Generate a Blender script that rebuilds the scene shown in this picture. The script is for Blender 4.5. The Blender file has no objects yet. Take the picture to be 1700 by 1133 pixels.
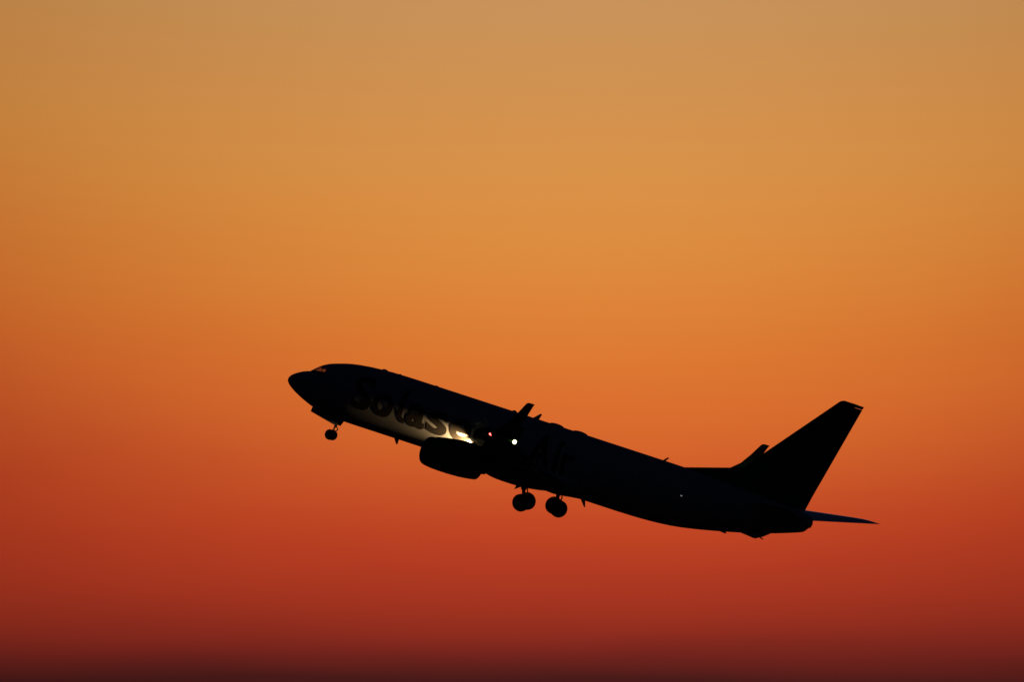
import bpy, bmesh, math, random
from mathutils import Vector, Matrix
R = math.radians
scene = bpy.context.scene

# ------------------------------------------------------------------ camera
cam_d = bpy.data.cameras.new('camera')
cam = bpy.data.objects.new('camera', cam_d)
scene.collection.objects.link(cam)
cam_d.sensor_width = 36.0
cam_d.angle_x = R(4.12)                      # about 500 mm
cam.location = (0, 0, 1.7)
cam.rotation_euler = (R(90 + 4.0), 0, 0)     # looking up by 4 degrees, towards +Y
cam_d.clip_start = 0.5
cam_d.clip_end = 60000
scene.camera = cam

# ------------------------------------------------------------------ exposure
vs = scene.view_settings
scene.display_settings.display_device = 'sRGB'
vs.view_transform = 'Standard'; vs.look = 'None'
vs.exposure = 0.0; vs.gamma = 1.0; vs.use_curve_mapping = False

# ------------------------------------------------------------------ sky
def lin(c):
    return tuple(((v/255)/12.92 if v/255 <= .04045 else ((v/255+.055)/1.055)**2.4) for v in c)
w = bpy.data.worlds.new('World'); scene.world = w; w.use_nodes = True
nt = w.node_tree; N = nt.nodes; Lk = nt.links; N.clear()
def nd(t, **k):
    n = N.new(t)
    for a, b in k.items(): setattr(n, a, b)
    return n
def mth(op, a, b=None, c=None, clamp=False):
    n = nd('ShaderNodeMath', operation=op, use_clamp=clamp)
    for i, v in enumerate((a, b, c)):
        if v is None: continue
        if isinstance(v, (int, float)): n.inputs[i].default_value = v
        else: Lk.new(v, n.inputs[i])
    return n.outputs[0]
SUN_EL, SUN_AZ = R(-1.5), R(0.2)             # the sun has just gone below the horizon ahead
sky = nd('ShaderNodeTexSky', sky_type='NISHITA')
sky.sun_disc = False
sky.sun_elevation = SUN_EL
sky.sun_rotation = SUN_AZ
sky.air_density = 1.0; sky.dust_density = 1.0; sky.ozone_density = 3.0
SKY_STRENGTH = 0.025
tc = nd('ShaderNodeTexCoord')
sp = nd('ShaderNodeSeparateXYZ'); Lk.new(tc.outputs['Generated'], sp.inputs[0])
DEG = 180/math.pi
el_ = mth('MULTIPLY', mth('ARCSINE', sp.outputs[2]), DEG)
az_ = mth('MULTIPLY', mth('ARCTAN2', sp.outputs[0], sp.outputs[1]), DEG)
azc = mth('SUBTRACT', az_, 0.34)
az2 = mth('MULTIPLY', azc, azc)
# thin uneven dust layers lying flat along the horizon
cmb = nd('ShaderNodeCombineXYZ')
Lk.new(mth('MULTIPLY', az_, 0.35), cmb.inputs[0]); Lk.new(mth('MULTIPLY', el_, 2.2), cmb.inputs[1])
noi = nd('ShaderNodeTexNoise'); noi.inputs['Scale'].default_value = 1.0; noi.inputs['Detail'].default_value = 3
Lk.new(cmb.outputs[0], noi.inputs['Vector'])
lay = mth('MULTIPLY', mth('SUBTRACT', noi.outputs[0], 0.5), 0.14)
# bands of dusk colour bend down away from the place where the sun went
drop = mth('MULTIPLY', mth('MINIMUM', mth('MULTIPLY', az2, 0.060), 1.6),
           mth('DIVIDE', mth('SUBTRACT', el_, 2.9), 1.1, clamp=True))
e2 = mth('ADD', mth('SUBTRACT', el_, drop), lay)
RLO, RHI = 1.5, 25.5
t_ = mth('DIVIDE', mth('SUBTRACT', e2, RLO), RHI-RLO, clamp=True)
ramp = nd('ShaderNodeValToRGB'); Lk.new(t_, ramp.inputs[0])
cr = ramp.color_ramp; cr.interpolation = 'LINEAR'
def elev(y): return 4.0 - math.degrees(math.atan((y-566.5)/23632.0))
DUSK = [(elev(1133), (72,27,25)), (elev(1100), (104,33,28)), (elev(1050), (142,44,31)), (elev(1000), (163,52,32)),
        (elev(950), (177,58,34)), (elev(900), (189,66,35)), (elev(850), (198,76,38)), (elev(780), (208,92,42)),
        (elev(700), (218,108,46)), (elev(600), (221,121,50)), (elev(500), (222,132,57)), (elev(400), (221,141,64)),
        (elev(300), (218,146,72)), (elev(200), (213,146,78)), (elev(100), (206,147,84)), (elev(0), (200,147,92)),
        (6.5, (176,138,104)), (8.0, (126,114,108)), (10.0, (78,80,92)), (13.0, (44,54,78)), (18.0, (24,36,64)), (24.0, (10,18,40)), (2.2, (44,20,22)), (1.7, (30,16,20))]
DUSK.sort()
els = cr.elements
while len(els) > 1: els.remove(els[-1])
for i, (e, c) in enumerate(DUSK):
    p = (e-RLO)/(RHI-RLO)
    x = els[0] if i == 0 else els.new(p)
    x.position = p; x.color = (*lin(c), 1)
glow = mth('DIVIDE', 1.0, mth('ADD', 1.0, mth('MULTIPLY', az2, 0.051)))
gcol = nd('ShaderNodeMix', data_type='RGBA', blend_type='MULTIPLY'); gcol.inputs[0].default_value = 1
Lk.new(ramp.outputs[0], gcol.inputs[6])
gg = nd('ShaderNodeCombineColor')
for i in range(3): Lk.new(glow, gg.inputs[i])
Lk.new(gg.outputs[0], gcol.inputs[7])
nis = nd('ShaderNodeMix', data_type='RGBA', blend_type='MULTIPLY'); nis.inputs[0].default_value = 1
Lk.new(sky.outputs[0], nis.inputs[6]); nis.inputs[7].default_value = (SKY_STRENGTH,)*3 + (1,)
# the dusk band takes over near the horizon, ahead
mr = nd('ShaderNodeMapRange', interpolation_type='SMOOTHSTEP')
Lk.new(el_, mr.inputs[0])
for i, v in zip((1,2,3,4), (9.0, 25.0, 1.0, 0.0)): mr.inputs[i].default_value = v
mr2 = nd('ShaderNodeMapRange', interpolation_type='SMOOTHSTEP')
Lk.new(mth('ABSOLUTE', azc), mr2.inputs[0])
for i, v in zip((1,2,3,4), (8.0, 40.0, 1.0, 0.0)): mr2.inputs[i].default_value = v
mx = nd('ShaderNodeMix', data_type='RGBA')
Lk.new(mth('MULTIPLY', mr.outputs[0], mr2.outputs[0]), mx.inputs[0])
Lk.new(nis.outputs[2], mx.inputs[6]); Lk.new(gcol.outputs[2], mx.inputs[7])
bg = nd('ShaderNodeBackground'); Lk.new(mx.outputs[2], bg.inputs[0]); bg.inputs[1].default_value = 1.0
wo = nd('ShaderNodeOutputWorld'); Lk.new(bg.outputs[0], wo.inputs[0])

# last red light of the sun, coming from behind the aircraft
sun_d = bpy.data.lights.new('sun', 'SUN'); sun_d.energy = 0.01; sun_d.angle = R(0.5); sun_d.color = (1, .45, .2)
sun = bpy.data.objects.new('sun', sun_d); scene.collection.objects.link(sun)
sun.rotation_euler = (R(-(90 - 0.3)), 0, -SUN_AZ)   # shines towards -Y, almost level

# ------------------------------------------------------------------ materials
def mat(name, col, rough=.5, metal=0., emit=None, estr=0., noise=0.0, nscale=3.0, spec=.5, coat=0.):
    m = bpy.data.materials.new(name); m.use_nodes = True
    t = m.node_tree; b = t.nodes['Principled BSDF']
    b.inputs['Base Color'].default_value = (*col, 1)
    b.inputs['Roughness'].default_value = rough
    b.inputs['Metallic'].default_value = metal
    b.inputs['Specular IOR Level'].default_value = spec
    b.inputs['Coat Weight'].default_value = coat
    if emit:
        b.inputs['Emission Color'].default_value = (*emit, 1); b.inputs['Emission Strength'].default_value = estr
    if noise:
        c = t.nodes.new('ShaderNodeTexCoord'); n = t.nodes.new('ShaderNodeTexNoise')
        n.inputs['Scale'].default_value = nscale; n.inputs['Detail'].default_value = 5
        t.links.new(c.outputs['Object'], n.inputs['Vector'])
        r = t.nodes.new('ShaderNodeMapRange'); t.links.new(n.outputs[0], r.inputs[0])
        r.inputs[1].default_value = .3; r.inputs[2].default_value = .7
        r.inputs[3].default_value = 1-noise; r.inputs[4].default_value = 1
        x = t.nodes.new('ShaderNodeMix'); x.data_type = 'RGBA'; x.blend_type = 'MULTIPLY'; x.inputs[0].default_value = 1
        x.inputs[6].default_value = (*col, 1)
        g = t.nodes.new('ShaderNodeCombineColor')
        for i in range(3): t.links.new(r.outputs[0], g.inputs[i])
        t.links.new(g.outputs[0], x.inputs[7]); t.links.new(x.outputs[2], b.inputs['Base Color'])
        r2 = t.nodes.new('ShaderNodeMapRange'); t.links.new(n.outputs[0], r2.inputs[0])
        r2.inputs[3].default_value = rough*.85; r2.inputs[4].default_value = min(1, rough*1.2)
        t.links.new(r2.outputs[0], b.inputs['Roughness'])
    return m
M_white = mat('white_paint', (.72,.72,.71), .42, noise=.10, nscale=1.3)
M_gloss = mat('polished_white_paint', (.72,.73,.74), .10, noise=.08, nscale=2, spec=.9, coat=1.0)
M_green = mat('green_paint', (.035,.10,.045), .45, noise=.15, nscale=1.1)
M_grey  = mat('grey_wing_paint', (.30,.31,.32), .5, noise=.15, nscale=1.4)
M_letter= mat('lettering_paint', (.075,.065,.055), .45)
M_metal = mat('bare_metal', (.45,.45,.46), .35, metal=1, noise=.2, nscale=3)
M_dmetal= mat('burnt_metal', (.16,.14,.12), .5, metal=1, noise=.25, nscale=3)
M_gear  = mat('gear_paint', (.45,.46,.47), .5, noise=.25, nscale=6)
M_tyre  = mat('tyre_rubber', (.018,.018,.018), .85, noise=.2, nscale=9)
M_inner = mat('dark_cockpit_lining', (.02,.02,.022), .9)
M_pane  = mat('dark_cabin_pane', (.52,.52,.51), .42)
M_red   = mat('red_lamp', (.5,.02,.02), .3, emit=(1,.065,.05), estr=12)
M_whitel= mat('white_lamp', (.9,.9,.85), .3, emit=(1,1,.42), estr=7)
M_glow  = mat('warm_lamp', (.9,.9,.85), .3, emit=(1,.86,.5), estr=1.5)
M_glint  = mat('pane_glint', (.5,.5,.5), .3, emit=(1,.9,.85), estr=.2)  # weak emission standing in for a glint on the skin, no lamp
# cockpit glass: half see-through, half mirror
M_glass = bpy.data.materials.new('cockpit_glass'); M_glass.use_nodes = True
_t = M_glass.node_tree; _t.nodes.clear()
_o = _t.nodes.new('ShaderNodeOutputMaterial'); _m = _t.nodes.new('ShaderNodeMixShader')
_lw = _t.nodes.new('ShaderNodeLayerWeight'); _f = _t.nodes.new('ShaderNodeMath'); _f.operation = 'POWER'; _f.inputs[1].default_value = 4.0
_t.links.new(_lw.outputs['Facing'], _f.inputs[0])
_a = _t.nodes.new('ShaderNodeBsdfTransparent'); _a.inputs[0].default_value = (.46,.40,.48,1)
_g = _t.nodes.new('ShaderNodeBsdfGlossy'); _g.inputs['Roughness'].default_value = .03
_t.links.new(_f.outputs[0], _m.inputs[0]); _t.links.new(_a.outputs[0], _m.inputs[1]); _t.links.new(_g.outputs[0], _m.inputs[2])
_t.links.new(_m.outputs[0], _o.inputs[0])

# ------------------------------------------------------------------ mesh helpers (local frame: x aft, y to starboard, z up; nose tip at x = -19)
X0 = 19.0
def obj(name, verts, faces, mats, parent=None, smooth=True, fmat=None, angle=35, recalc=True):
    bm = bmesh.new()
    vv = [bm.verts.new((v[0]-X0, v[1], v[2])) for v in verts]
    for i, f in enumerate(faces):
        if len(set(f)) < 3: continue
        try: q = bm.faces.new([vv[k] for k in f])
        except ValueError: continue
        q.smooth = smooth
        if fmat: q.material_index = fmat[i]
    bmesh.ops.remove_doubles(bm, verts=bm.verts, dist=1e-5)
    if recalc: bmesh.ops.recalc_face_normals(bm, faces=bm.faces)
    if smooth:
        for e in bm.edges:
            if len(e.link_faces) == 2 and e.calc_face_angle(0) > R(angle): e.smooth = False
    me = bpy.data.meshes.new(name); bm.to_mesh(me); bm.free()
    for m in (mats if isinstance(mats, (list, tuple)) else [mats]): me.materials.append(m)
    o = bpy.data.objects.new(name, me); scene.collection.objects.link(o)
    if parent: o.parent = parent
    return o
class MB:                                     # collects several closed shapes into one mesh
    def __init__(s): s.v, s.f, s.m = [], [], []
    def add(s, verts, faces, mi=0):
        o = len(s.v); s.v += [tuple(p) for p in verts]
        s.f += [tuple(i+o for i in f) for f in faces]; s.m += [mi]*len(faces)
    def build(s, name, mats, parent=None, **k):
        return obj(name, s.v, s.f, mats, parent, fmat=s.m, **k)
def loft(rings, cap=True, closed=True):
    n = len(rings[0]); v = [p for r in rings for p in r]; f = []
    for i in range(len(rings)-1):
        for j in range(n if closed else n-1):
            k = (j+1) % n
            f.append((i*n+j, i*n+k, (i+1)*n+k, (i+1)*n+j))
    if cap:
        f.append(tuple(range(n))); f.append(tuple((len(rings)-1)*n+j for j in range(n)))
    return v, f
def lathe(prof, c, axis='x', n=40, squash=1.0):   # prof: (along, radius)
    rings = []
    for a, r in prof:
        ring = []
        for j in range(n):
            t = 2*math.pi*j/n; p, q = r*math.cos(t), r*math.sin(t)
            if squash != 1 and q < 0: q *= squash
            ring.append((c[0]+a, c[1]+p, c[2]+q) if axis == 'x' else (c[0]+p, c[1]+a, c[2]+q))
        rings.append(ring)
    return loft(rings, cap=True)
def tube(p0, p1, r0, r1=None, n=12):
    p0, p1 = Vector(p0), Vector(p1); d = (p1-p0).normalized()
    a = d.orthogonal().normalized(); b = d.cross(a); r1 = r0 if r1 is None else r1
    return loft([[tuple(p+(a*math.cos(2*math.pi*j/n)+b*math.sin(2*math.pi*j/n))*r) for j in range(n)] for p, r in ((p0, r0), (p1, r1))])
def plate(poly, y0, y1):                       # polygon in (x, z), from y0 to y1
    n = len(poly)
    v = [(x, y0, z) for x, z in poly] + [(x, y1, z) for x, z in poly]
    f = [tuple(range(n)), tuple(range(n, 2*n))] + [(i, (i+1) % n, n+(i+1) % n, n+i) for i in range(n)]
    return v, f
def interp(tab, x):
    if x <= tab[0][0]: return tab[0][1]
    for i in range(len(tab)-1):
        (a, p), (b, q) = tab[i], tab[i+1]
        if x <= b:
            # monotone cubic
            def sl(k):
                if k <= 0 or k >= len(tab)-1:
                    k = min(max(k, 0), len(tab)-2); return (tab[k+1][1]-tab[k][1])/(tab[k+1][0]-tab[k][0])
                d0 = (tab[k][1]-tab[k-1][1])/(tab[k][0]-tab[k-1][0]); d1 = (tab[k+1][1]-tab[k][1])/(tab[k+1][0]-tab[k][0])
                return 0 if d0*d1 <= 0 else 2*d0*d1/(d0+d1)
            h = b-a; t = (x-a)/h; m0, m1 = sl(i)*h, sl(i+1)*h
            return (2*t**3-3*t**2+1)*p + (t**3-2*t**2+t)*m0 + (-2*t**3+3*t**2)*q + (t**3-t**2)*m1
    return tab[-1][1]

# ------------------------------------------------------------------ the aircraft
PLANE_POS = (2.1946, 902.488, 57.6485)
plane = bpy.data.objects.new('airliner', None); scene.collection.objects.link(plane)
plane.location = PLANE_POS
_y, _p, _r = R(25.3249), R(17.9177), R(-0.9018)
plane.rotation_mode = 'QUATERNION'
plane.rotation_quaternion = (Matrix.Rotation(-_y, 3, 'Z') @ Matrix.Rotation(_p, 3, 'Y') @ Matrix.Rotation(_r, 3, 'X')).to_quaternion()
plane.empty_display_size = 3
plane['label'] = 'dark twin-engine passenger jet climbing with its wheels down against the orange dusk sky'
plane['category'] = 'airplane'

# ---- fuselage
TOP = [(0,-.62),(.03,-.50),(.10,-.38),(.35,-.16),(.92,.16),(1.55,.40),(1.83,.64),(2.27,.98),(2.7,1.19),(3.23,1.36),(3.85,1.53),(4.49,1.655),(5.79,1.80),(7.4,1.885),(9,1.90),
       (27,1.885),(29,1.87),(32,1.80),(34.5,1.68),(36.5,1.56),(37.5,1.44),(37.8,1.37),(38.02,1.24)]
BOT = [(0,-.62),(.03,-.72),(.10,-.82),(.27,-.97),(.6,-1.17),(1.09,-1.40),(1.6,-1.60),(2.24,-1.81),(3.2,-2.02),(4.3,-2.10),(5.5,-2.11),
       (25,-2.11),(26.8,-2.07),(28.7,-1.93),(30.16,-1.70),(32.13,-1.29),(33.58,-.95),(35.56,-.41),(37.0,.06),(37.55,.26),(37.68,.33),(37.85,.55),(38.02,.80)]
WID = [(0,.0),(.03,.13),(.10,.27),(.27,.48),(.6,.74),(1.09,1.02),(1.6,1.24),(2.24,1.46),(3.2,1.69),(4.3,1.82),(5.5,1.875),(6.5,1.88),
       (26,1.88),(28,1.83),(30,1.65),(32,1.36),(34,1.01),(36,.64),(37.3,.40),(37.85,.30),(38.02,.20)]
ZC  = [(0,-.62),(1,-.42),(2,-.22),(3.5,-.06),(5.5,0),(26,0),(29,.12),(32,.42),(35,.75),(38.02,.96)]
def sec(x): return interp(TOP, x), interp(BOT, x), interp(WID, x), interp(ZC, x)
def surf_pt(x, th, off=0.0):                   # th: 0 = starboard, 90 = top, 180 = port
    t, b, wd, zc = sec(x)
    c, s = math.cos(th), math.sin(th)
    return (x, (wd+off)*c, zc + ((t-zc+off) if s >= 0 else (zc-b+off))*s)
def surf_at(x, z, side, off=0.0):              # point on the skin at height z
    t, b, wd, zc = sec(x)
    k = (z-zc)/((t-zc) if z >= zc else (zc-b)); k = max(-1, min(1, k))
    c = math.sqrt(1-k*k)
    ny, nz = c/wd, k/((t-zc) if z >= zc else (zc-b)); l = math.hypot(ny, nz) or 1
    return (x, side*(wd*c+off*ny/l), z+off*nz/l)
xs = [0,.008,.03,.06,.1,.16,.24,.34,.46,.6,.76,.94,1.12,1.3]
xs += [1.3+.035*i for i in range(1, 58)]       # fine over the cockpit
xs += [3.5,3.8,4.1,4.5,5,5.5,6.2,7,8,9]+[10+i for i in range(0, 17)]+[26.7,27.4,28,28.7,29.4,30,30.7,31.4,32,32.7,33.4,34,34.7,35.4,36,36.5,37,37.3,37.5,37.65,37.75,37.85,37.94,38.0,38.02]
NS = 200
WIN = [[(1.42,.24),(2.05,.36),(2.17,.84),(1.98,.84)],           # windscreen (side view outline)
       [(2.11,.36),(2.68,.37),(2.72,.86),(2.24,.84)],
       [(2.75,.38),(3.06,.47),(2.99,.80),(2.79,.86)]]
def inside(p, poly):
    c = False; j = len(poly)-1
    for i in range(len(poly)):
        (a, b), (d, e) = poly[i], poly[j]
        if (b > p[1]) != (e > p[1]) and p[0] < (d-a)*(p[1]-b)/(e-b)+a: c = not c
        j = i
    return c
rings = [[surf_pt(x, 2*math.pi*(j+.5)/NS) for j in range(NS)] for x in xs]
v, f = loft(rings, cap=True)
skin, panes = [], {}
for q in f:
    if len(q) == 4:
        cx, cy, cz = (sum(v[i][k] for i in q)/4 for k in range(3))
        if 1.4 < cx < 3.3 and cz > .2 and abs(cy) > .05:
            hit = [i for i, p in enumerate(WIN) if inside((cx, cz), p)]
            if hit: panes.setdefault((hit[0], cy > 0), []).append(q); continue
    skin.append(q)
fus = obj('fuselage', v, skin, M_white, plane)
for key, fl in sorted(panes.items()):
    ids = sorted({i for q in fl for i in q}); mp = {i: k for k, i in enumerate(ids)}
    obj('cockpit_window', [v[i] for i in ids], [tuple(mp[i] for i in q) for q in fl], M_glass, fus)
# cockpit floor and rear bulkhead seen through the glass
mb = MB()
mb.add(*plate([(1.9,-.30),(3.5,-.30),(3.5,-.36),(1.9,-.36)], -1.15, 1.15))
mb.add(*plate([(1.62,.05),(1.85,.475),(2.20,.50),(2.24,.44),(2.0,.0)], -.72, .72))      # glare shield over the instruments
mb.add(*plate([(2.22,.70),(2.9,.80),(2.9,.88),(2.25,.86)], -.45, .45))                  # overhead panel
rb = [surf_pt(3.5, 2*math.pi*j/60, -.05) for j in range(60)]
mb.add(rb, [tuple(range(60))])
mb.build('cockpit_lining', M_inner, fus, smooth=False)
def patch(x0, x1, z0, z1, side, off, rr, nx=10, nz=12):  # rounded panel lying on the skin
    vv, ff = [], []
    for i in range(nx+1):
        for j in range(nz+1):
            u, t = i/nx*2-1, j/nz*2-1
            # squircle mapping gives round corners
            k = rr
            uu = u*(1-k*t*t*.5*u*u); tt = t*(1-k*u*u*.5*t*t)
            x = (x0+x1)/2+uu*(x1-x0)/2; z = (z0+z1)/2+tt*(z1-z0)/2
            vv.append(surf_at(x, z, side, off))
    for i in range(nx):
        for j in range(nz):
            a = i*(nz+1)+j; ff.append((a, a+1, a+nz+2, a+nz+1))
    return vv, ff
for (a, b, c, d) in ((4.55,5.42,-.78,1.08),(31.0,31.76,-.50,1.12)):
    dr = obj('entry_door', *patch(a, b, c, d, -1, .006, .12), M_white, fus, recalc=False)
    obj('door_window', *patch((a+b)/2-.1, (a+b)/2+.1, .52, .78, -1, .012, .5, 6, 6), M_pane, dr, recalc=False)
x = 6.3
while x < 30.6:
    if not (15.6 < x < 15.7):
        obj('cabin_window', *patch(x-.13, x+.13, .20, .57, -1, .0025, .5, 6, 8), M_pane, fus, recalc=False)
    x += .508
# small reflection near the tail, put in as a faintly glowing pane
obj('glint_pane', *patch(29.58, 29.70, .17, .24, -1, .013, .5, 6, 6), M_glint, fus, recalc=False)

# ---- lettering on the port side
LZ = -.95
GLYPHS = [('S',5.52,6.98,-.97,1.22),('o',7.10,8.60,-.97,.53),('a',9.66,11.04,-.97,.53),('s',11.18,12.68,-.97,.53),('e',12.84,14.42,-.97,.53),
          ('e',14.56,16.10,-.97,.53),('d',16.24,17.74,-.97,1.18),('A',18.55,20.30,-.95,1.18),('i',20.44,20.84,-.95,1.18),('r',21.02,21.92,-.95,.53)]
bm = bmesh.new()
for ch, gx0, gx1, gz0, gz1 in GLYPHS:
    cu = bpy.data.curves.new('glyph', 'FONT'); cu.body = ch; cu.size = 1.0; cu.offset = .028; cu.resolution_u = 6
    to = bpy.data.objects.new('glyph', cu); scene.collection.objects.link(to)
    bpy.context.view_layer.update()
    tm = bpy.data.meshes.new_from_object(to.evaluated_get(bpy.context.evaluated_depsgraph_get()))
    bpy.data.objects.remove(to)
    a0, a1 = min(q.co.x for q in tm.vertices), max(q.co.x for q in tm.vertices)
    c0, c1 = min(q.co.y for q in tm.vertices), max(q.co.y for q in tm.vertices)
    for q in tm.vertices:
        q.co = (gx0+(q.co.x-a0)/(a1-a0)*(gx1-gx0), 0, gz0+(q.co.y-c0)/(c1-c0)*(gz1-gz0))
    bm.from_mesh(tm); bpy.data.meshes.remove(tm)
# the l has a foot that curls aft
path = [(9.16,1.20),(9.16,-.42),(9.19,-.58),(9.27,-.70),(9.39,-.77),(9.58,-.78)]
L_, R_ = [], []
for i, p in enumerate(path):
    d = Vector(path[min(i+1, len(path)-1)])-Vector(path[max(i-1, 0)]); d.normalize()
    L_.append(bm.verts.new((p[0]-d.y*.17, 0, p[1]+d.x*.17))); R_.append(bm.verts.new((p[0]+d.y*.17, 0, p[1]-d.x*.17)))
for i in range(len(path)-1): bm.faces.new((L_[i], L_[i+1], R_[i+1], R_[i]))
bmesh.ops.triangulate(bm, faces=bm.faces)
z = -1.05
while z < 1.25:
    bmesh.ops.bisect_plane(bm, geom=bm.verts[:]+bm.edges[:]+bm.faces[:], plane_co=(0,0,z), plane_no=(0,0,1)); z += .05
xx = 5.8
while xx < 7.5:
    bmesh.ops.bisect_plane(bm, geom=bm.verts[:]+bm.edges[:]+bm.faces[:], plane_co=(xx,0,0), plane_no=(1,0,0)); xx += .25
for q in bm.verts:
    p = surf_at(q.co.x, q.co.z, -1, .007); q.co = Vector((p[0]-X0, p[1], p[2]))
for q in bm.faces: q.smooth = True
me = bpy.data.meshes.new('lettering'); bm.to_mesh(me); bm.free(); me.materials.append(M_letter)
lo = bpy.data.objects.new('lettering', me); scene.collection.objects.link(lo); lo.parent = fus

# ---- belly fairing
rg = []
FB = [(12.9,-1.9,1.0),(13.3,-2.16,1.45),(14.0,-2.24,1.78),(15,-2.33,1.95),(16.5,-2.44,2.03),(17.6,-2.49,2.05),(18.6,-2.47,2.05),(19.3,-2.38,2.04),(19.75,-2.26,2.03),(20.45,-2.30,1.99),(21.0,-2.25,1.95),(21.6,-2.17,1.86),(22.4,-2.08,1.6),(23.0,-1.95,1.1)]
for xq, zb, wq in FB:
    rg.append([(xq, wq*math.copysign(abs(math.cos(t))**.75, math.cos(t)), -1.2+(1.2+zb)*(abs(math.sin(t))**.8)*(-1 if math.sin(t) > 0 else 1)*-1 if math.sin(t) > 0 else -1.2-.5*(math.sin(t))) for t in [2*math.pi*j/40 for j in range(40)]])
v, f = loft(rg); obj('belly_fairing', v, f, M_white, plane)

# ---- aerofoil lofts
def foil(n=14, camber=.015, tc=.12, x1=1.0):
    up, lowr = [], []
    for i in range(n+1):
        xc = .5*(1-math.cos(math.pi*i/n))*x1
        yt = 5*tc*(.2969*math.sqrt(xc)-.126*xc-.3516*xc**2+.2843*xc**3-.1015*xc**4)+.0012
        yc = camber*4*xc*(1-xc)
        up.append((xc, yc+yt)); lowr.append((xc, yc-yt))
    return up[::-1]+lowr[1:]
def fsec(y, xle, ch, z, tc, inc=0., cant=0., camber=.015, x1=1.0):
    out = []
    for xc, zc in foil(14, camber, tc, x1):
        dx, dz = xc*ch, zc*ch - math.sin(R(inc))*xc*ch
        out.append((xle+dx, y-dz*math.sin(R(cant)), z+dz*math.cos(R(cant))))
    return out
def mirror(rings, s): return [[(a, b*s, c) for a, b, c in r] for r in rings]
def wz(y): 
    d = max(0, y-1.88); return -1.28+.1051*d+.80*(d/15.28)**2
def wle(y): return 22.95-.520*(17.16-y) if y > 5.2 else (22.95-.520*11.96) - (5.2-y)*.56
def wte(y): return 24.62-.262*(17.16-y) if y > 5.6 else (24.62-.262*11.56)+(5.6-y)*.03
def wtc(y): return .135-.045*min(1, max(0, y-1.5)/9)
WY = [.8,1.88,2.6,3.4,4.2,5.2,5.6,6.8,8,9.5,11,12.5,14,15.5,16.5,17.0,17.16]
winglet_sec = [(17.16,22.95,24.62,wz(17.16),8,.09),(17.32,23.02,24.66,wz(17.16)+.06,22,.088),(17.48,23.14,24.70,wz(17.16)+.17,40,.085),(17.62,23.36,24.76,wz(17.16)+.36,60,.082),(17.70,23.62,24.84,wz(17.16)+.62,74,.08),
               (17.77,24.14,25.05,2.2,80,.08),(17.84,24.62,25.34,2.9,81,.08),(17.90,24.97,25.54,3.5,81,.08),(17.92,25.08,25.61,3.68,81,.08),(17.93,25.16,25.65,3.76,81,.075),(17.935,25.3,25.67,3.80,81,.05)]
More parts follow.
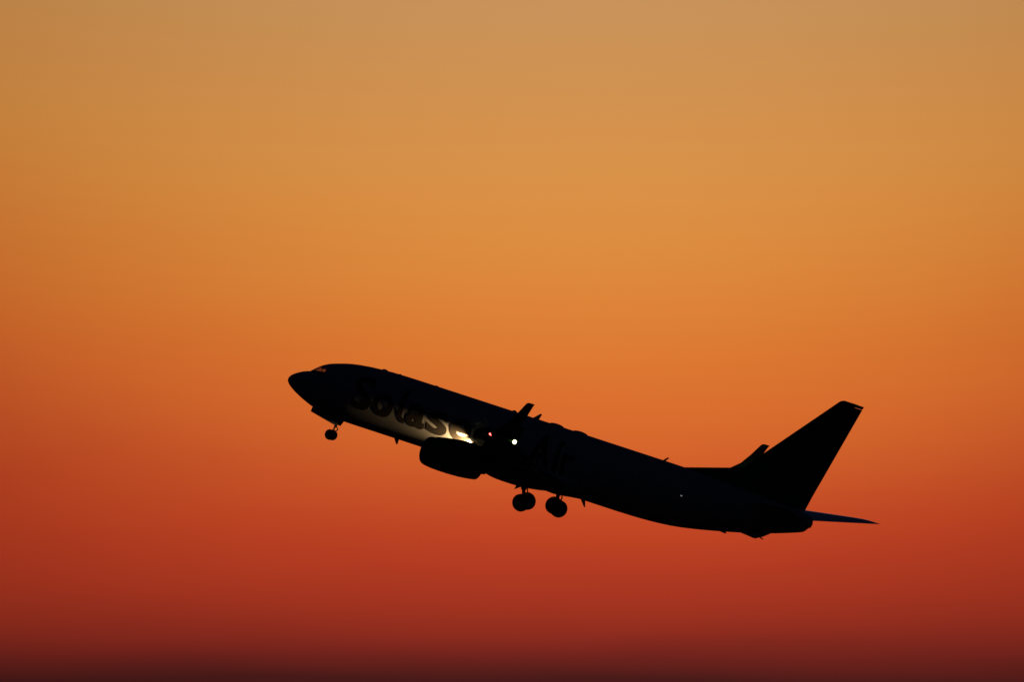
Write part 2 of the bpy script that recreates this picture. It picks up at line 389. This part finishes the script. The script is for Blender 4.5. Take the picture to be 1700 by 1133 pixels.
for s in (-1, 1):
    rings = [fsec(y, wle(y), wte(y)-wle(y), wz(y)+.02*(wte(y)-wle(y)), wtc(y), 1.5*(1-y/17)) for y in WY]
    v, f = loft(mirror(rings, s)); wing = obj('wing', v, f, M_grey, plane)
    rings = [fsec(y, a, b-a, z, tc, 0, cn, .0) for y, a, b, z, cn, tc in winglet_sec]
    v, f = loft(mirror(rings, s)); obj('winglet', v, f, M_green, wing)
    # flaps a little out for the take-off
    for (ya, yb) in ((2.1, 5.1), (5.7, 12.4)):
        rr = []
        for k in range(5):
            y = ya+(yb-ya)*k/4; ch = (wte(y)-wle(y))
            rr.append(fsec(y, wte(y)-.17*ch, .235*ch, wz(y)-.055*ch, .12, 9))
        v, f = loft(mirror(rr, s)); obj('flap', v, f, M_grey, wing)
    for yf in (3.6, 6.9, 9.9):                 # canoe fairings of the flap tracks
        xa, xb = wte(yf)-1.9, wte(yf)+.75; zf = wz(yf)-.30
        pr = [(xa+(xb-xa)*t, .19*math.sin(math.pi*min(1, t*.93+.03))**.7) for t in [i/12 for i in range(13)]]
        rg = []
        for xq, r in pr:
            t = (xq-xa)/(xb-xa)
            rg.append([(xq, s*yf+r*.75*math.cos(2*math.pi*j/16), zf-.12*t*t+r*1.25*math.sin(2*math.pi*j/16)) for j in range(16)])
        v, f = loft(rg); obj('flap_track_fairing', v, f, M_grey, wing)
    # wing-tip lamps
    lm = M_red if s < 0 else mat('green_lamp', (.02,.4,.1), .3, emit=(.03,1,.25), estr=3)
    v, f = lathe([(-.11,.01),(-.09,.04),(-.05,.065),(0,.072),(.06,.06),(.10,.03)], (22.99, s*17.2, wz(17.16)+.02), n=18)
    obj('navigation_light', v, f, lm, wing)
    v, f = lathe([(-.13,.01),(-.10,.07),(-.05,.12),(0,.135),(.06,.115),(.10,.07),(.13,.01)], (24.72, s*17.2, wz(17.16)+.02), n=18)
    obj('strobe_light', v, f, M_whitel, wing)
    # ---- engine
    c = (13.12, s*4.83, -1.90)
    outer = [(.30,.72),(.12,.77),(.03,.825),(0,.855),(.02,.885),(.10,.935),(.3,.985),(.7,1.03),(1.2,1.05),(1.9,1.05),(2.6,1.02),(3.2,.96),(3.65,.89),(3.82,.85),(3.81,.825),(3.6,.83),(3.0,.84)]
    v, f = lathe(outer, c, n=56, squash=.945)
    nac = obj('engine', v, f[:-2], [M_green], plane)
    v, f = lathe([(.30,.715),(.10,.768),(.02,.822),(-.006,.855),(.014,.89),(.10,.942),(.2,.967),(.21,.955)], c, n=56, squash=.945)
    obj('inlet_lip', v, f[:-2], M_metal, nac)
    mb = MB(); mb.add(*lathe([(.75,.78),(.80,.78)], c, n=48, squash=.945)); mb.add(*lathe([(.42,.01),(.5,.10),(.62,.18),(.76,.24)], c, n=24), mi=1)
    for k in range(24):
        t = 2*math.pi*k/24; d = Vector((0, math.cos(t), math.sin(t))); e = Vector((0, -math.sin(t), math.cos(t)))
        p = Vector(c)+Vector((.62,0,0))
        a0, a1 = p+d*.22, p+d*.73
        mb.add([tuple(a0-e*.03), tuple(a0+e*.03+Vector((.1,0,0))), tuple(a1+e*.1+Vector((.12,0,0))), tuple(a1-e*.06)], [(0,1,2,3)], mi=1)
    mb.build('fan', [M_inner, M_dmetal], nac)
    v, f = lathe([(2.9,.70),(3.5,.62),(4.0,.50),(4.38,.40),(4.36,.37),(3.9,.36)], (c[0], c[1], c[2]+.10), n=40); obj('core_nozzle', v, f[:-2], M_dmetal, nac)
    v, f = lathe([(3.8,.29),(4.3,.23),(4.7,.12),(4.9,.02)], (c[0], c[1], c[2]+.10), n=30); obj('exhaust_cone', v, f, M_dmetal, nac)
    # pylon: from the nacelle's back up to the wing
    pz = [(13.6,-.86,-1.1,.05),(14.4,-.70,-1.2,.13),(15.3,-.57,-1.3,.17),(16.2,-.52,-1.4,.18),(17.0,-.62,-1.5,.18),(18.0,-.85,-1.62,.16),(18.9,-.98,-1.5,.10),(19.5,-1.03,-1.2,.03)]
    rg = [[(xq, s*4.83+wq, zb), (xq, s*4.83+wq, zt-.08), (xq, s*4.83+wq*.4, zt), (xq, s*4.83-wq*.4, zt), (xq, s*4.83-wq, zt-.08), (xq, s*4.83-wq, zb)] for xq, zt, zb, wq in pz]
    v, f = loft(rg); obj('pylon', v, f, M_green, nac)
    # ---- tailplane
    def sle(y): return 33.75+.70*(y-.6)
    def ste(y): return 37.62+.285*(y-.6)
    SY = [(.2,0),(.6,0),(2,0),(3.5,0),(5,0),(6.2,0),(6.75,.05),(7.0,.22),(7.12,.55),(7.17,.95)]
    rr = []
    for y, k in SY:
        a, b = sle(y)+k, ste(y)
        rr.append(fsec(y, a, max(.15, b-a), 0.95+.124*y, .10, -1.0, 0, -.005))
    v, f = loft(mirror(rr, s)); stab = obj('horizontal_stabilizer', v, f, M_gloss, plane)

# ---- fin and rudder
def fin_rings(zs, fle, fte, th):
    rg = []
    for z in zs:
        a, b = fle(z), fte(z); ch = b-a
        pts = []
        for xc, zc in foil(14, 0, th, 1.0): pts.append((a+xc*ch, zc*ch, z))
        rg.append(pts)
    return rg
def fle(z): return 31.40+.874*(z-1.88) if z < 8.6 else 31.40+.874*6.72+(.874*(z-8.6)+max(0, z-8.86)**2*9)
def fte(z): return 37.30+.257*(z-1.55)
def hinge(z): return fle(z)+(fte(z)-fle(z))*.68
def wedge(zs, x0, x1, w0, w1):               # slab with its own thickness fore and aft
    return [[(x0(z), w0(z), z), (x0(z)*.5+x1(z)*.5, (w0(z)+w1(z))*.5, z), (x1(z), w1(z), z), (x1(z), -w1(z), z), (x0(z)*.5+x1(z)*.5, -(w0(z)+w1(z))*.5, z), (x0(z), -w0(z), z)] for z in zs]
def th(z): return .052*(fte(z)-fle(z))
# fixed part: nose of the section up to the hinge, plus the cap over the rudder
def fixed(zs, endf):
    rg = []
    for z in zs:
        a, b, e = fle(z), fte(z), endf(z); ch = b-a; pts = []
        k = (e-a)/ch
        for i in range(13):
            xc = k*.5*(1-math.cos(math.pi*i/12)); yt = 5*.10*(.2969*math.sqrt(xc)-.126*xc-.3516*xc**2+.2843*xc**3-.1015*xc**4)+.002
            pts.append((a+xc*ch, yt*ch, z))
        pts = pts[::-1]+[(p[0], -p[1], p[2]) for p in pts[1:]]
        rg.append(pts)
    return rg
def fixed2(zs):                               # the cap above the rudder
    rg = []
    for z in zs:
        a, b = fle(z), fte(z); ch = b-a; pts = []
        for i in range(9):
            xc = .66+.34*i/8; yt = 5*.10*(.2969*math.sqrt(xc)-.126*xc-.3516*xc**2+.2843*xc**3-.1015*xc**4)+.001
            pts.append((a+xc*ch, yt*ch, z))
        rg.append(pts+[(p[0], -p[1], p[2]) for p in pts[::-1]])
    return rg
mb = MB()
mb.add(*loft(fixed([1.3,2.2,3.2,4.2,5.2,6.2,7.2,8.2,8.55,8.74,8.83,8.90,8.96,9.0], hinge)))
mb.add(*loft(fixed2([8.79,8.84,8.90,8.95,8.985])))
fin = mb.build('vertical_stabilizer', M_green, plane)
rg = []
for z in [1.68,2.6,3.6,4.6,5.6,6.6,7.6,8.3,8.77]:
    a, b = fle(z), fte(z); ch = b-a; pts = []
    for i in range(9):
        xc = .685+.315*i/8; yt = 5*.10*(.2969*math.sqrt(xc)-.126*xc-.3516*xc**2+.2843*xc**3-.1015*xc**4)+.002
        zz = 1.45+.10*(xc-.685)/.315 if z < 1.7 else z
        pts.append((a+xc*ch, yt*ch, zz))
    rg.append(pts+[(p[0], -p[1], p[2]) for p in pts[::-1]])
v, f = loft(rg); obj('rudder', v, f, M_green, fin)
# dorsal fillet running forward from the fin
rg = []
for k in range(13):
    x = 28.45+(33.2-28.45)*k/12
    zt = 1.86+(x-28.45)*.287; wq = .03+.15*k/12
    rg.append([(x, wq+.12, 1.55), (x, wq, zt-.10), (x, wq*.4, zt), (x, -wq*.4, zt), (x, -wq, zt-.10), (x, -wq-.12, 1.55)])
v, f = loft(rg); obj('dorsal_fin', v, f, M_green, plane)

# ---- antennas, skid, drains
def blade(name, poly, th=.05, parent=None):
    v, f = plate(poly, -th/2, th/2); return obj(name, v, f, M_white, parent or fus, smooth=False)
blade('antenna', [(17.38,1.87),(17.80,1.87),(17.92,2.27),(17.80,2.27)])
blade('antenna', [(26.92,1.86),(27.10,1.86),(27.28,2.09),(27.33,2.12),(27.20,2.14)])
blade('antenna', [(8.40,-2.09),(8.74,-2.09),(8.74,-2.43),(8.65,-2.43)])
blade('antenna', [(22.18,-2.05),(22.52,-2.05),(22.66,-2.50),(22.58,-2.50)])
blade('drain_mast', [(32.0,-1.28),(32.5,-1.18),(32.62,-1.30),(32.5,-1.32)], .04)
def hump(name, x0, x1, h, wd, mt=M_white):
    rg = []
    for i in range(15):
        t = i/14; x = x0+(x1-x0)*t; hh = h*math.sin(math.pi*min(1, max(0, t)))**.55 if 0 < t < 1 else .0
        zt = interp(TOP, x)
        rg.append([(x, wd*(.25+.75*math.sin(math.pi*t)**.5)*math.cos(a), zt-.06+(hh+.06)*math.sin(a) if math.sin(a) > 0 else zt-.06) for a in [2*math.pi*j/16 for j in range(16)]])
    v, f = loft(rg); return obj(name, v, f, mt, fus)
hump('antenna_hump', 18.62, 19.65, .11, .25); hump('antenna_hump', 20.35, 21.40, .11, .25)
hump('antenna_hump', 6.2, 6.62, .07, .12); hump('antenna_hump', 7.45, 7.6, .035, .08); hump('antenna_hump', 10.1,10.4,.035,.08)
hump('beacon_light', 15.86, 16.18, .085, .10, mat('beacon_glass', (.25,.02,.02), .2))
skid = blade('tail_skid', [(33.5,-.95),(34.50,-1.03),(34.64,-1.02),(34.72,-.94),(34.95,-.85),(35.10,-.74),(35.50,-.44),(34.6,-.5)], .16)
obj('skid_shoe', *plate([(34.80,-.86),(35.05,-.86),(35.20,-.93),(35.05,-.93)], -.05, .05), M_dmetal, skid, smooth=False)
v, f = lathe([(-.02,.30),(.02,.30),(.05,.24),(-.10,.20)], (37.97,0,.95), n=24); obj('exhaust_outlet', v, f[:-2], M_dmetal, fus)

# ---- landing gear
def wheel(c, r, wd, parent, tilt=0., piv=None):
    mb = MB()
    pr = [(-wd*.5,r*.60),(-wd*.52,r*.80),(-wd*.42,r*.94),(-wd*.22,r*.995),(0,r),(wd*.22,r*.995),(wd*.42,r*.94),(wd*.52,r*.80),(wd*.5,r*.60)]
    mb.add(*lathe(pr, c, axis='y', n=40), mi=0)
    for sg in (-1, 1):
        mb.add(*lathe([(sg*wd*.38,r*.60),(sg*wd*.53,r*.585),(sg*wd*.50,r*.50),(sg*wd*.30,r*.42),(sg*wd*.30,r*.22),(sg*wd*.52,r*.18),(sg*wd*.55,r*.02)], c, axis='y', n=32), mi=1)
    if piv: mb.v = [rotx(p, tilt, piv) for p in mb.v]
    return mb.build('wheel', [M_tyre, M_gear], parent)
def rotx(p, a, piv):
    y, z = p[1]-piv[0], p[2]-piv[1]; c, s = math.cos(a), math.sin(a)
    return (p[0], piv[0]+y*c-z*s, piv[1]+y*s+z*c)
PHI = R(11.5)                                  # the legs have begun to fold inwards
for s in (-1, 1):
    piv = (s*2.86, -1.15); tilt = -s*PHI       # swings the foot towards the centre line
    zx, xx = -3.27, 19.60
    mb = MB()
    y = s*2.86
    mb.add(*tube((xx-.30,y,-1.0),(xx-.20,y,-2.5),.20,.18)); mb.add(*tube((xx-.20,y,-2.5),(xx,y,zx),.12))
    mb.add(*tube((xx,y-.50,zx),(xx,y+.50,zx),.075))
    mb.add(*tube((xx-.02,y,-2.15),(xx+.14,y,-2.65),.045)); mb.add(*tube((xx+.14,y,-2.65),(xx+.06,y,-3.15),.045))
    mb.add(*tube((xx-.06,y,-2.05),(xx-.06,y-s*1.3,-1.25),.06))
    mb.v = [rotx(p, tilt, piv) for p in mb.v]
    leg = mb.build('main_landing_gear', M_gear, plane)
    for k in (-.43, .43): wheel((xx, y+k, zx), .565, .40, leg, tilt, piv)
    v, f = plate([(18.98,-1.35),(19.85,-1.35),(19.72,-2.30),(19.25,-2.36),(18.86,-2.62),(18.95,-2.30)] if s < 0 else [(18.98,-1.35),(19.85,-1.35),(19.95,-2.3),(19.78,-2.42),(19.3,-2.36),(19.0,-2.2)], y+s*.20, y+s*.25)
    obj('gear_door', [rotx(p, tilt, piv) for p in v], f, M_grey, leg, smooth=False)
mb = MB(); nx, nz = 4.04, -3.17
mb.add(*tube((nx+.30,0,-1.9),(nx+.10,0,-2.62),.10,.09)); mb.add(*tube((nx+.10,0,-2.62),(nx,0,nz),.055))
mb.add(*tube((nx,-.28,nz),(nx,.28,nz),.05))
mb.add(*tube((nx+.16,0,-2.50),(nx+.36,0,-2.72),.035)); mb.add(*tube((nx+.36,0,-2.72),(nx+.06,0,-3.10),.035))
mb.add(*tube((nx+.18,0,-2.35),(nx-.9,0,-2.0),.05))
ng = mb.build('nose_landing_gear', M_gear, plane)
for k in (-.19, .19): wheel((nx, k, nz), .345, .20, ng)
for s in (-1, 1):
    v, f = plate([(2.38,-1.72),(2.34,-2.12),(3.2,-2.29),(4.12,-2.46),(4.33,-2.47),(4.50,-2.06),(3.4,-1.95)], s*.34-.02, s*.34+.02)
    obj('nose_gear_door', v, f, M_white, plane, smooth=False)

# ---- landing lamp in the port wing root, shining forward along the fuselage
v, f = lathe([(-.06,.02),(-.05,.09),(0,.12),(.05,.12)], (14.88,-1.94,-1.06), n=20)
ll = obj('landing_light', v, f, M_glow, plane)
ld = bpy.data.lights.new('landing_beam', 'SPOT'); ld.energy = 3900; ld.color = (1,.63,.28); ld.shadow_soft_size = .06
ld.spot_size = R(71); ld.spot_blend = .9
lo_ = bpy.data.objects.new('landing_beam', ld); scene.collection.objects.link(lo_); lo_.parent = plane
lo_.location = (14.78-X0, -1.90, -1.04)
lo_.rotation_mode = 'QUATERNION'
lo_.rotation_quaternion = Vector((-1, math.tan(R(24)), math.tan(R(20)))).to_track_quat('-Z', 'Y')

# ------------------------------------------------------------------ the ground under it all
bm = bmesh.new(); S = 30000
q = [bm.verts.new(p) for p in ((-S,-S,0),(S,-S,0),(S,S,0),(-S,S,0))]; bm.faces.new(q)
me = bpy.data.meshes.new('ground'); bm.to_mesh(me); bm.free()
me.materials.append(mat('dark_grass', (.05,.06,.03), .95, noise=.4, nscale=.02))
g = bpy.data.objects.new('ground', me); scene.collection.objects.link(g); g['kind'] = 'structure'
